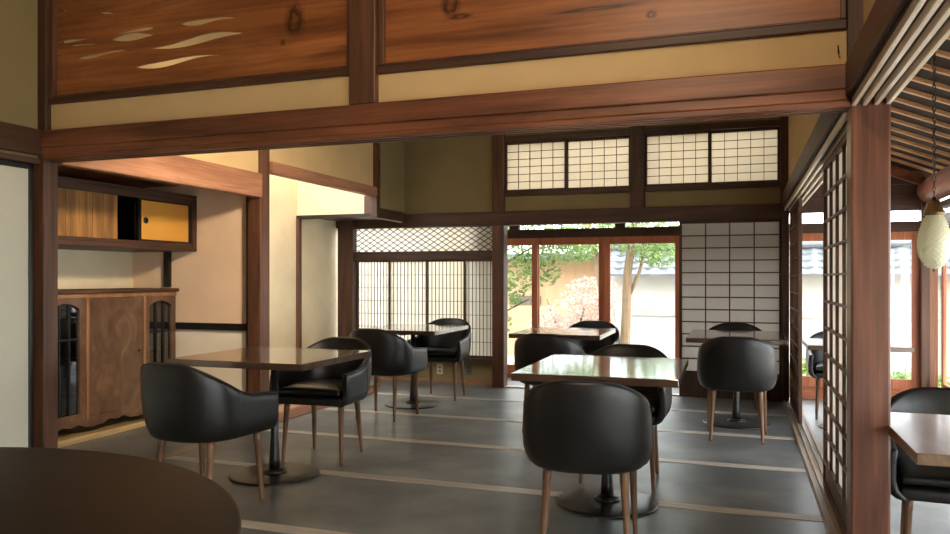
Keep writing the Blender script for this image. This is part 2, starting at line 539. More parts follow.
o.parent = t; o.matrix_parent_inverse = Matrix.Translation((0.582, -3.1, -2.088))
f = MB()
f.box(-0.944, -0.914, -0.03, 0.03, 0.002, ZT - 2.09).box(0.925, 0.944, -0.03, 0.03, 0.002, ZT - 2.09).box(-0.914, 0.925, -0.02, 0.03, 0.002, 0.012)
f.build('frame', W['z'], t, bevel=0.003)
trim(bx(-3.5, 0.42, 3.06, 3.16, ZT, ZC), DK['x'])

# a small hook on the plaster strip beside the upper right post
h = MB().tube([(0.0, 0.0, 0.03), (0, -0.012, 0.028), (0, -0.02, 0.01), (0, -0.02, -0.012), (0, -0.034, -0.02), (0, -0.044, -0.008)], 0.0032, 8)
hk = h.build('wall_hook', BLK, loc=(0.335, 3.084, 1.975), smooth=True); hk.scale = (0.7, 0.7, 0.7)
tag(bpy.data.objects['wall_hook'], 'small black metal hook on tan plaster beside the upper post', 'hook')

# ------------------------------------------------------------------ cabinet alcove on the left (y 3.19 .. 5.15)
struct('wall_alcove_back', bx(-4.95, -4.85, 3.10, 5.20, 0, 1.95), M['plaster_cream'], 'cream plaster wall behind the display cabinet')
struct('wall_alcove_near', bx(-4.85, -3.56, 3.12, 3.19, 0, 1.95), M['plaster_cream'])
struct('wall_alcove_end', bx(-4.85, -3.62, 5.15, 5.19, 0.755, 1.95), M['plaster_peach'], 'peach plaster end wall right of the cabinet')
struct('wall_alcove_end_lower', bx(-4.85, -3.62, 5.15, 5.19, 0, 0.755), M['plaster_pale'], 'pale lower end wall below the dark dado rail')
trim(bx(-4.84, -3.62, 5.12, 5.15, 0.726, 0.782), BLK, 'dark dado rail on the alcove end wall', 0.004)
trim(bx(-4.50, -4.445, 5.115, 5.15, 1.07, 1.37), BLK, 'short dark batten between cabinet and hanging cupboard', 0.003)
trim(bx(-3.62, -3.50, 5.03, 5.155, 0, ZC), W['z'], 'reddish alcove post behind the left square table', 0.008)
trim(bx(-3.655, -3.62, 5.06, 5.15, 0, 1.80), BLK, None, 0.004)
trim(bx(-3.57, -3.48, 3.19, 5.03, 1.765, 1.95), PK['y'], 'pinkish wooden beam above the cabinet alcove', 0.01)
struct('wall_left_upper', bx(-3.6, -3.52, 3.19, 5.03, 1.95, ZC), M['plaster_tan'], 'tan plaster above the pinkish alcove beam')
al = MB()
for i in range(5):
    al.box(-4.85 + i * 0.26, -4.85 + i * 0.26 + 0.256, 3.19, 5.15, 1.90, 1.92)
struct('ceiling_alcove', al, OR['y'])
trim(bx(-4.85, -4.345, 3.19, 5.15, 0, 0.042), M['lightboard'], 'pale board floor under the display cabinet', 0.004)
# hanging cupboard
XF, XB, YA0, YA1, Z0, Z1 = -4.19, -4.85, 3.20, 5.148, 1.362, 1.812
t = empty('hanging_cupboard', (XB, YA0, Z0)); tag(t, 'long dark wooden hanging cupboard with one gold sliding door', 'cupboard')
def L(*a): return (a[0] - XB, a[1] - XB, a[2] - YA0, a[3] - YA0, a[4] - Z0, a[5] - Z0)
f = MB()
f.box(*L(XB, XF, YA0, YA1, Z0, Z0 + 0.035)).box(*L(XB, XF, YA0, YA1, Z1 - 0.03, Z1))
f.box(*L(XF - 0.06, XF, YA1 - 0.05, YA1, Z0 + 0.035, Z1 - 0.03)).box(*L(XF - 0.06, XF, YA0, YA0 + 0.05, Z0 + 0.035, Z1 - 0.03))
f.box(*L(XF - 0.05, XF - 0.005, YA0 + 0.05, YA1 - 0.05, Z0 + 0.035, Z0 + 0.06)).box(*L(XF - 0.05, XF - 0.005, YA0 + 0.05, YA1 - 0.05, Z1 - 0.075, Z1 - 0.03))
f.build('carcass', DK['y'], t, bevel=0.004)
f = MB()
for i in range(7):
    y = YA0 + 0.02 + i * 0.225
    y2 = y + 0.221
    if y2 > 4.35: break
    f.box(*L(XF - 0.05, XF - 0.035, y, y2, Z0 + 0.06, Z1 - 0.075))
f.build('plank_door', M['plank'], t)
bx(*L(XB, XB + 0.02, YA0, YA1, Z0 + 0.035, Z1 - 0.03)).build('back_panel', BLK, t)
d = bx(*L(XF - 0.03, XF - 0.02, 4.545, YA1 - 0.075, Z0 + 0.07, Z1 - 0.085)).build('sliding_door', M['gold'], t)
f = MB()
f.box(*L(XF - 0.04, XF - 0.012, 4.52, 4.55, Z0 + 0.06, Z1 - 0.075)).box(*L(XF - 0.04, XF - 0.012, YA1 - 0.08, YA1 - 0.05, Z0 + 0.06, Z1 - 0.075))
f.box(*L(XF - 0.04, XF - 0.012, 4.55, YA1 - 0.08, Z0 + 0.06, Z0 + 0.072)).box(*L(XF - 0.04, XF - 0.012, 4.55, YA1 - 0.08, Z1 - 0.087, Z1 - 0.075))
f.build('door_frame', BLK, d)
p = MB().lathe([(0.024, 0), (0.025, 0.005), (0.017, 0.008), (0.015, 0.003), (0.0001, 0.003)], 20).build('finger_pull', BLK, d)
p.location = (XF - 0.02 - XB, 4.60 - YA0, (Z0 + Z1) / 2 - Z0 - 0.01); p.rotation_euler = (0, PI / 2, 0)

# display cabinet
CX, CY0, CY1 = -4.375, 3.86, 5.11
t = empty('display_cabinet', (CX, CY0, 0.042)); tag(t, 'brown burl wood display cabinet with two arched glass doors', 'cabinet')
D, LY, HT = -0.42, CY1 - CY0, 1.02
f = MB()
f.box(D, 0, 0, 0.02, 0.0, HT - 0.03).box(D, 0, LY - 0.02, LY, 0.0, HT - 0.03).box(D, D + 0.015, 0.02, LY - 0.02, 0.06, HT - 0.03)
f.box(D + 0.015, -0.03, 0.02, LY - 0.02, 0.08, 0.10).box(D + 0.015, -0.03, 0.38, 0.395, 0.1, HT - 0.03).box(D + 0.015, -0.03, LY - 0.395, LY - 0.38, 0.1, HT - 0.03)
f.build('body', M['burl'], t, bevel=0.003)
f = MB().box(D - 0.0, 0.025, -0.02, LY + 0.02, HT - 0.028, HT)
f.build('top_board', DK['y'], t, bevel=0.006)
f = MB().box(-0.02, 0.012, 0.0, LY, HT - 0.06, HT - 0.029)
f.build('frieze', M['cab_edge'], t, bevel=0.004)
# wavy apron
n = 60; poly = [(0, 0.12)]
for i in range(n + 1):
    u = i / n
    seg = (u * 3) % 1.0 if i < n else 1.0
    z = 0.035 + 0.035 * abs(math.sin(PI * seg)) ** 0.6 + (0.008 * math.cos(6 * PI * seg))
    poly.append((u * LY, z))
poly.append((LY, 0.12))
MB().prism(poly, lambda y, z: (-0.015, y, z), lambda y, z: (0.008, y, z)).build('apron', M['burl'], t)
for y in (0.35, LY - 0.352):
    bx(-0.02, 0.016, y - 0.012, y + 0.012, 0.10, HT - 0.06).build('stile', M['cab_edge'], t, bevel=0.003)
for y in (0.37, LY - 0.372):
    pass
for q, y0 in enumerate((0.0, LY - 0.338)):
    y1 = y0 + 0.338
    # frame with arched opening
    a0, a1, zb, zs, zt = y0 + 0.045, y1 - 0.05, 0.15, HT - 0.14, HT - 0.095
    arch = [(a1 - (a1 - a0) * i / 16, zs + (zt - zs) * math.sin(PI * i / 16) ** 0.7) for i in range(17)]
    door = empty('glass_door', (0, 0, 0)); door.parent = t
    f = MB()
    f.box(-0.018, 0.004, y0, a0, 0.12, HT - 0.06).box(-0.018, 0.004, a1, y1, 0.12, HT - 0.06).box(-0.018, 0.004, a0, a1, 0.12, zb)
    f.prism([(a0, zs)] + arch[::-1][1:-1] + [(a1, zs), (a1, HT - 0.06), (a0, HT - 0.06)], lambda y, z: (-0.018, y, z), lambda y, z: (0.004, y, z))
    f.build('frame', M['burl'], door)
    f = MB()
    w = a1 - a0
    for u in (0.33, 0.67):
        f.box(-0.012, 0.0, a0 + w * u - 0.005, a0 + w * u + 0.005, zb, zs + 0.04)
    f.box(-0.012, 0.0, a0, a1, zs - 0.21, zs - 0.2)
    f.tube([(-0.006, y, z) for y, z in arch], 0.007, 6)
    f.build('tracery', BLK, door)
    MB().prism([(a0, zb), (a1, zb)] + arch, lambda y, z: (-0.016, y, z), lambda y, z: (-0.013, y, z)).build('pane', M['cab_glass'], door)
dd = bx(-0.018, 0.006, 0.364, LY - 0.366, 0.12, HT - 0.062).build('door', M['burl'], t, bevel=0.004)
f = MB().lathe([(0.008, 0), (0.006, 0.012), (0.011, 0.02), (0.0001, 0.026)], 14).build('knob', M['brass'], dd, smooth=True)
f.location = (0.006, LY - 0.41, 0.55); f.rotation_euler = (0, PI / 2, 0)
bx(D + 0.02, -0.04, 0.022, LY - 0.022, 0.52, 0.535).build('shelf', BLK, t)

# ------------------------------------------------------------------ picture alcove (y 5.19 .. 7.0) and the window recess beyond
struct('wall_toko_back', bx(-4.5, -4.42, 5.19, 7.9, 0, ZC), M['plaster_cream'], 'cream plaster back wall of the empty picture alcove')
trim(bx(-3.60, -3.46, 5.155, 7.02, 0, 0.085), PK['y'], 'pinkish raised threshold of the picture alcove', 0.008)
struct('floor_toko', bx(-4.42, -3.6, 5.19, 7.04, 0, 0.08), M['tatami'])
trim(bx(-3.56, -3.47, 5.155, 6.98, 1.972, 2.062), PK['y'], 'pinkish lintel above the picture alcove', 0.006)
struct('wall_toko_upper', bx(-3.59, -3.52, 5.155, 6.98, 2.062, ZC), M['plaster_tan'], 'tan plaster above the pinkish picture alcove lintel')
struct('wall_toko_end', bx(-4.42, -3.62, 7.0, 7.04, 1.80, 2.6), M['plaster_peach'], 'small peach plaster panel hanging at the alcove end')
trim(bx(-4.45, -3.55, 6.985, 7.055, 1.765, 1.802), BLK, 'dark rail under the small hanging plaster panel', 0.003)
trim(bx(-3.625, -3.545, 6.985, 7.05, 1.80, 1.98), W['z'], None, 0.003)
trim(bx(-3.55, -3.475, 6.98, 7.055, 1.755, ZC), W['z'], 'slim hanging post at the corner of the plaster panel', 0.004)
trim(bx(-4.425, -4.385, 6.98, 7.04, 0, 1.765), W['z'], 'slim reddish post at the back of the picture alcove', 0.004)
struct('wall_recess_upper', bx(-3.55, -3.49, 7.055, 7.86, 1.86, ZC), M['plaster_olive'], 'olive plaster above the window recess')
trim(bx(-3.56, -3.475, 7.055, 7.86, 1.755, 1.86), DK['y'], 'dark beam turning the corner above the window recess', 0.005)
struct('ceiling_recess', bx(-4.42, -3.56, 7.055, 7.86, 1.80, 1.83), DK['y'])
trim(bx(-4.36, -4.165, 7.75, 7.86, 0, 1.80), DK['z'], 'dark corner pillar left of the fine lattice screens', 0.006)
trim(bx(-4.42, -2.40, 7.82, 7.90, 1.718, 1.80), DK['x'])
trim(bx(-4.165, -2.40, 7.81, 7.88, 1.345, 1.43), DK['x'], 'dark rail between diamond lattice and the fine screens', 0.004)
trim(bx(-4.165, -2.40, 7.74, 7.90, 0.235, 0.285), DK['x'], 'dark window sill below the fine lattice screens', 0.004)
struct('wall_under_screens', bx(-4.42, -2.40, 7.84, 7.90, 0, 0.235), M['plaster_olive'], 'olive plaster under the window sill')
struct('baseboard_far', bx(-4.42, -2.40, 7.82, 7.842, 0, 0.03), PK['x'])
# diamond lattice transom
t = empty('window_1', (-3.28, 7.845, 1.43)); tag(t, 'cream transom window with diamond wooden lattice', kind='structure')
x0, x1, zz = -0.885, 0.88, 0.288
bx(x0, x1, 0.012, 0.016, 0, zz).build('paper', M['paper_bright'], t)
f = MB()
stp = 0.098
sl = 0.62
k = x0 - 0.6
while k < x1 + 0.6:
    for sg in (1, -1):
        # line z = sl*sg*(x-k) + (0 if sg>0 else zz)
        za = 0.0; xa = k; xb = k + zz / sl
        if sg < 0:
            pa, pb = (xa, zz), (xb, 0)
        else:
            pa, pb = (xa, 0), (xb, zz)
        # clip to x range
        def clip(p, q):
            if p[0] < x0:
                u = (x0 - p[0]) / (q[0] - p[0]); p = (x0, p[1] + (q[1] - p[1]) * u)
            if q[0] > x1:
                u = (x1 - p[0]) / (q[0] - p[0]); q = (x1, p[1] + (q[1] - p[1]) * u)
            return p, q
        if pb[0] > x0 and pa[0] < x1:
            pa, pb = clip(pa, pb)
            if pb[0] - pa[0] > 0.01:
                f.beam((pa[0], 0.0 + 0.004 * sg, pa[1]), (pb[0], 0.004 * sg, pb[1]), 0.008, 0.009, (0, 1, 0.01))
    k += stp
f.build('lattice', DK['x'], t)
f = MB().box(x0, x1, -0.012, 0.02, 0.0, 0.012).box(x0, x1, -0.012, 0.02, zz - 0.01, zz + 0.002)
f.build('frame', DK['x'], t)

def shoji(name, x0, x1, y, z0, z1, cols, rows, board=0.0, bar=0.008, fr=0.024, label=None, mat=None, wd=None, pp=None, dep=0.012, kind='structure'):
    """a sliding screen facing -y: frame, kumiko lattice, paper, lower board"""
    t = empty(name, ((x0 + x1) / 2, y, z0)); tag(t, label, kind=kind)
    a, b, h = x0 - (x0 + x1) / 2, x1 - (x0 + x1) / 2, z1 - z0
    wd = wd or DK['z']
    f = MB()
    f.box(a, a + fr, -0.014, 0.014, 0, h).box(b - fr, b, -0.014, 0.014, 0, h)
    f.box(a + fr, b - fr, -0.014, 0.014, 0, fr).box(a + fr, b - fr, -0.014, 0.014, h - fr, h)
    zb = fr
    if board:
        f.box(a + fr, b - fr, -0.014, 0.014, board, board + fr)
        zb = board + fr
    f.build('frame', wd, t, bevel=0.002)
    g = MB()
    for i in range(1, cols):
        x = a + fr + (b - a - 2 * fr) * i / cols
        g.box(x - bar / 2, x + bar / 2, -dep / 2 - 0.002, dep / 2 - 0.002, zb, h - fr)
    for j in range(1, rows):
        z = zb + (h - fr - zb) * j / rows
        g.box(a + fr, b - fr, -dep / 2, dep / 2, z - bar / 2, z + bar / 2)
    g.build('lattice', wd, t)
    bx(a + fr, b - fr, 0.008, 0.0095, zb, h - fr).build('paper', pp or M['paper_white'], t)
    if board:
        bx(a + fr, b - fr, -0.005, 0.005, fr, board).build('lower_board', wd, t)
    return t

edges = [-4.165, -3.741, -3.289, -2.841, -2.40]
nm = ['fine lattice screen nearest the dark corner pillar', 'fine lattice screen, second from the dark corner pillar',
      'fine lattice screen, third from the dark corner pillar', 'fine lattice screen nearest the tall brown post']
for i in range(4):
    off = 0.0 if i % 2 == 0 else -0.03
    shoji('window_%d' % (2 + i), edges[i] - (0.012 if i else 0), edges[i + 1] + (0.012 if i < 3 else 0), 7.86 + off, 0.285, 1.345, 10, 7, 0, 0.0045, 0.02,
          'white paper ' + nm[i], pp=M['paper_bright'])

# outlets
for (px, py, mt, lb) in ((440, 369, 'outlet', 'cream outlet plate under the window sill'), (469, 369.5, 'outlet_d', 'grey outlet plate under the window sill')):
    x, z = ptz(px, py, 7.84)
    t = bx(-0.036, 0.036, -0.008, 0.0, -0.058, 0.058).build('outlet_plate', M[mt], bevel=0.004, loc=(x, 7.84, z)); tag(t, lb, 'outlet')
    f = MB()
    for q in (-0.02, 0.02):
        f.box(-0.014, 0.014, -0.0095, -0.0078, q - 0.011, q + 0.011)
    f.build('socket', plain('socket_' + mt, srgb(120, 114, 102) if mt == 'outlet' else srgb(40, 40, 40), 0.5), t)

# ------------------------------------------------------------------ far wall (y = 7.64)
trim(bx(-2.465, -2.335, 7.63, 7.77, 0, ZC), W['z'], 'tall brown post between fine screens and garden opening', 0.006)
trim(bx(-3.5, 0.42, 7.625, 7.77, 1.695, 1.838), DK['x'], 'dark lintel rail across the far wall', 0.004)
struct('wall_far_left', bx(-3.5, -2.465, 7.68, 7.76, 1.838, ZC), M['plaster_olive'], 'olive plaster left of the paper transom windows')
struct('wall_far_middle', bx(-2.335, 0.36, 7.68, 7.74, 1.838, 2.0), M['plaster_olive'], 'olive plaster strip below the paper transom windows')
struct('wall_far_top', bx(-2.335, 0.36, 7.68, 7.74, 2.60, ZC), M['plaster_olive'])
struct('wall_far_side', bx(-4.5, -3.49, 7.86, 7.92, 1.80, ZC), M['plaster_olive'])
trim(bx(-2.335, 0.36, 7.64, 7.76, 1.995, 2.045), DK['x'], None, 0.004)
trim(bx(-2.335, 0.36, 7.64, 7.76, 2.56, 2.62), DK['x'], None, 0.004)
trim(bx(-1.035, -0.895, 7.635, 7.765, 1.838, ZC), DK['z'], 'dark post between the two pairs of transom windows', 0.005)
trim(bx(0.345, 0.42, 7.635, 7.765, 1.838, ZC), DK['z'], None, 0.005)
TX = [(-2.335, -1.68), (-1.692, -1.035), (-0.895, -0.277), (-0.289, 0.345)]
TN = ['first paper transom window from the tall brown post', 'second paper transom window from the tall brown post',
      'third paper transom window from the tall brown post', 'paper transom window nearest the veranda']
for i, (a, b) in enumerate(TX):
    shoji('window_%d' % (6 + i), a, b, 7.70 + (0.015 if i % 2 else -0.015), 2.045, 2.56, 5, 6, 0, 0.0055, 0.022, TN[i], pp=M['paper_warm'])
shoji('door_1', -0.565, 0.362, 7.66, 0.0, 1.695, 4, 12, 0.225, 0.012, 0.026, 'large white paper sliding screen right of the garden opening', pp=M['paper_white'])
trim(bx(0.36, 0.42, 7.6, 7.77, 0, 1.84), DK['z'], None, 0.004)
trim(bx(-2.335, -0.56, 7.64, 7.77, -0.01, 0.012), M['strip'], None, 0.0)

# ------------------------------------------------------------------ right plane: sliding door track and lattice doors
trim(bx(0.376, 0.505, -1.2, 3.06, 1.792, 1.83).box(0.376, 0.505, 3.19, 7.6, 1.792, 1.83), DK['y'], 'dark underside of the sliding door track', 0)  # groove shade put into a darker timber than the ridges
k = MB()
for x in (0.377, 0.413, 0.451, 0.489):
    k.box(x, x + 0.015, -1.2, 3.06, 1.765, 1.791).box(x, x + 0.015, 3.19, 7.6, 1.765, 1.791)
trim(k, wood('track_pine_lit', srgb(212, 190, 166), srgb(242, 226, 206), 'y', 0.3), 'grooved overhead sliding door track beside the veranda', 0.002)  # veranda window light on the ridges is put into this near-white colour
k = MB().box(0.356, 0.376, -1.2, 3.05, 1.80, 1.925).box(0.356, 0.376, 3.19, 7.62, 1.80, 1.925)
trim(k, DK['y'], 'dark rail above the sliding door track', 0.004)
trim(bx(0.376, 0.50, -1.2, 7.62, 1.83, 1.93), DK['y'], None, 0)

def lattice_door(name, y0, y1, xc, cols, rows, label):
    """sliding lattice door standing in the plane x = xc"""
    t = empty(name, (xc, (y0 + y1) / 2, 0.012)); tag(t, label, kind='structure')
    a, b, h = y0 - (y0 + y1) / 2, y1 - (y0 + y1) / 2, 1.755
    f = MB()
    f.box(-0.014, 0.014, a, a + 0.032, 0, h).box(-0.014, 0.014, b - 0.032, b, 0, h)
    f.box(-0.014, 0.014, a + 0.032, b - 0.032, 0, 0.04).box(-0.014, 0.014, a + 0.032, b - 0.032, h - 0.035, h).box(-0.014, 0.014, a + 0.032, b - 0.032, 0.13, 0.155)
    f.build('frame', W['z'], t, bevel=0.002)
    g = MB()
    for i in range(1, cols):
        y = a + 0.032 + (b - a - 0.064) * i / cols
        g.box(-0.011, 0.004, y - 0.006, y + 0.006, 0.155, h - 0.035)
    for j in range(1, rows):
        z = 0.155 + (h - 0.19) * j / rows
        g.box(-0.013, 0.004, a + 0.032, b - 0.032, z - 0.006, z + 0.006)
    g.build('lattice', W['z'], t)
    bx(0.006, 0.0075, a + 0.032, b - 0.032, 0.155, h - 0.035).build('paper', M['paper_bright'], t)
    bx(-0.005, 0.005, a + 0.032, b - 0.032, 0.04, 0.13).build('lower_board', W['y'], t)
    return t
lattice_door('door_2', 3.20, 4.57, 0.437, 5, 11, 'brown lattice sliding door against the broad reddish pillar')
lattice_door('door_3', 6.46, 7.59, 0.437, 5, 11, 'brown lattice sliding door near the large white screen')

# ------------------------------------------------------------------ veranda: garden front (y = 8.5), east side, roof
GX0, GX1 = -2.72, 1.72
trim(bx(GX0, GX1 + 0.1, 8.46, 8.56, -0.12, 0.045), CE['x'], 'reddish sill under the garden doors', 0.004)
trim(bx(GX0, GX1 + 0.1, 8.45, 8.57, 1.60, 1.70), DK['x'], 'dark lintel above the garden doors', 0.004)
trim(bx(GX0, GX1 + 0.1, 8.46, 8.56, 1.81, 1.95), DK['x'])
for (px) in (514, 620, ):
    x, _ = aty(px, 8.47)
    trim(bx(x - 0.055, x + 0.055, 8.47, 8.55, 1.70, 1.81), DK['z'], None, 0)
xs = [GX0, -2.0, -1.2, -0.45, 0.3, 1.05, GX1]
t = empty('window_20', (0, 8.51, 1.70)); tag(t, 'narrow glazed strip above the garden doors', kind='structure')
bx(GX0, GX1, -0.002, 0.002, 0, 0.11).build('pane', M['glass'], t)
f = MB()
for i in range(12):
    x = GX0 + 0.4 * i
    f.box(x, x + 0.008, -0.01, 0.01, 0, 0.11)
f.build('glazing_bar', DK['z'], t)

def sash(name, x0, x1, y, z0, z1, label, axis='x', fl=0.07, ft=0.085, fb=0.10, mid=None):
    t = empty(name, ((x0 + x1) / 2, y, z0) if axis == 'x' else (y, (x0 + x1) / 2, z0)); tag(t, label, kind='structure')
    if axis == 'y': t.rotation_euler = (0, 0, PI / 2)
    a, b, h = -(x1 - x0) / 2, (x1 - x0) / 2, z1 - z0
    f = MB()
    f.box(a, a + fl, -0.015, 0.015, 0, h).box(b - fl, b, -0.015, 0.015, 0, h)
    f.box(a + fl, b - fl, -0.015, 0.015, 0, fb).box(a + fl, b - fl, -0.015, 0.015, h - ft, h)
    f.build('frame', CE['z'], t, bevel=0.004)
    bx(a + fl, b - fl, -0.002, 0.002, fb, h - ft).build('pane', M['glass'], t)
    return t
SX = [(-2.72, -2.192), (-2.25, -1.43), (-1.435, -0.60), (-0.66, 0.14), (0.08, 0.88), (0.82, 1.655)]
SN = ['reddish framed glass garden door nearest the tall brown post', 'reddish framed glass garden door with blossom behind it',
      'reddish framed glass garden door beside the large white screen', None, 'reddish framed glass veranda door beyond the narrow door gap', 'reddish framed glass veranda door right of the broad pillar']
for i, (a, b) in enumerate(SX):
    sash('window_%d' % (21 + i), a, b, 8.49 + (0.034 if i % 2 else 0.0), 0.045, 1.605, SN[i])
trim(bx(1.655, 1.725, 8.43, 8.57, -0.15, 1.95), W['z'], 'reddish corner post of the veranda', 0.005)
trim(bx(1.725, 1.80, 8.44, 8.56, -0.15, 1.95), PK['z'], None, 0.005)
struct('wall_veranda_end', bx(-2.72, 2.7, 8.48, 8.54, 1.95, 2.02), DK['x'])
e = MB()
for i in range(6):
    e.box(0.5, 1.95, 8.46, 8.52, 1.95 + i * 0.115, 1.95 + i * 0.115 + 0.112)
struct('wall_veranda_boards', e, DK['x'], 'dark boards closing the end of the veranda')
# east side
EX = 1.80
trim(bx(EX - 0.04, EX + 0.06, -3.1, 8.44, -0.12, 0.04), OR['y'])
trim(bx(EX - 0.05, EX + 0.07, -3.1, 8.44, 1.605, 1.735), DK['y'])
trim(bx(EX - 0.05, EX + 0.07, -3.1, 8.44, 1.81, 1.86), DK['y'])
y = -3.0; i = 0
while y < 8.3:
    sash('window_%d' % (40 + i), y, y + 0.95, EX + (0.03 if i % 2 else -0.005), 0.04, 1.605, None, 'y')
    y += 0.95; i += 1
# engawa roof between far wall and garden doors (low pent roof)
pr = MB().prism([(7.77, 1.985), (9.25, 1.89), (9.25, 1.93), (7.77, 2.025)], lambda yy, zz: (-2.9, yy, zz), lambda yy, zz: (0.42, yy, zz))
struct('roof_garden_side', pr, DK['y'])
struct('wall_engawa_end', bx(-2.78, -2.72, 7.93, 8.45, 0, 1.95), M['plaster_tan'])
# veranda roof: boards and rafters falling to the east
SL = 0.41
def rz(x): return 2.62 - SL * (x - 0.5)
pr = MB().prism([(0.42, rz(0.42) + 0.05), (2.75, rz(2.75) + 0.05), (2.75, rz(2.75) + 0.075), (0.42, rz(0.42) + 0.075)], lambda x, z: (x, -3.2, z), lambda x, z: (x, 9.3, z))
struct('roof_veranda', pr, plain('roof_board', srgb(44, 29, 21), 0.8, var=0.25, vs=5), 'dark boards above the veranda rafters')
y = -2.9; i = 0
while y < 9.2:
    r = MB().beam((0.47, y, rz(0.47) + 0.037), (2.7, y, rz(2.7) + 0.037), 0.034, 0.026, (0, 0, 1))
    trim(r, M['rafter'], 'pale pine rafter under the veranda roof' if 3.5 < y < 8.4 else None, 0.0)
    y += 0.303; i += 1
lg = MB()
pts = [(1.74 + 0.02 * math.sin(yy * 1.3), yy, 1.985 + 0.015 * math.cos(yy * 1.7)) for yy in [8.4 - 0.4 * q for q in range(29)]]
lg.tube(pts, [0.115 + 0.006 * math.sin(q * 1.1) for q in range(29)], 20)
trim(lg, M['log'], 'round log purlin above the veranda windows', 0, True)
trim(MB().beam((0.5, 8.1, 2.50), (1.62, 8.25, 2.07), 0.06, 0.09), W['x'], 'slanting brace under the veranda rafters', 0.004)

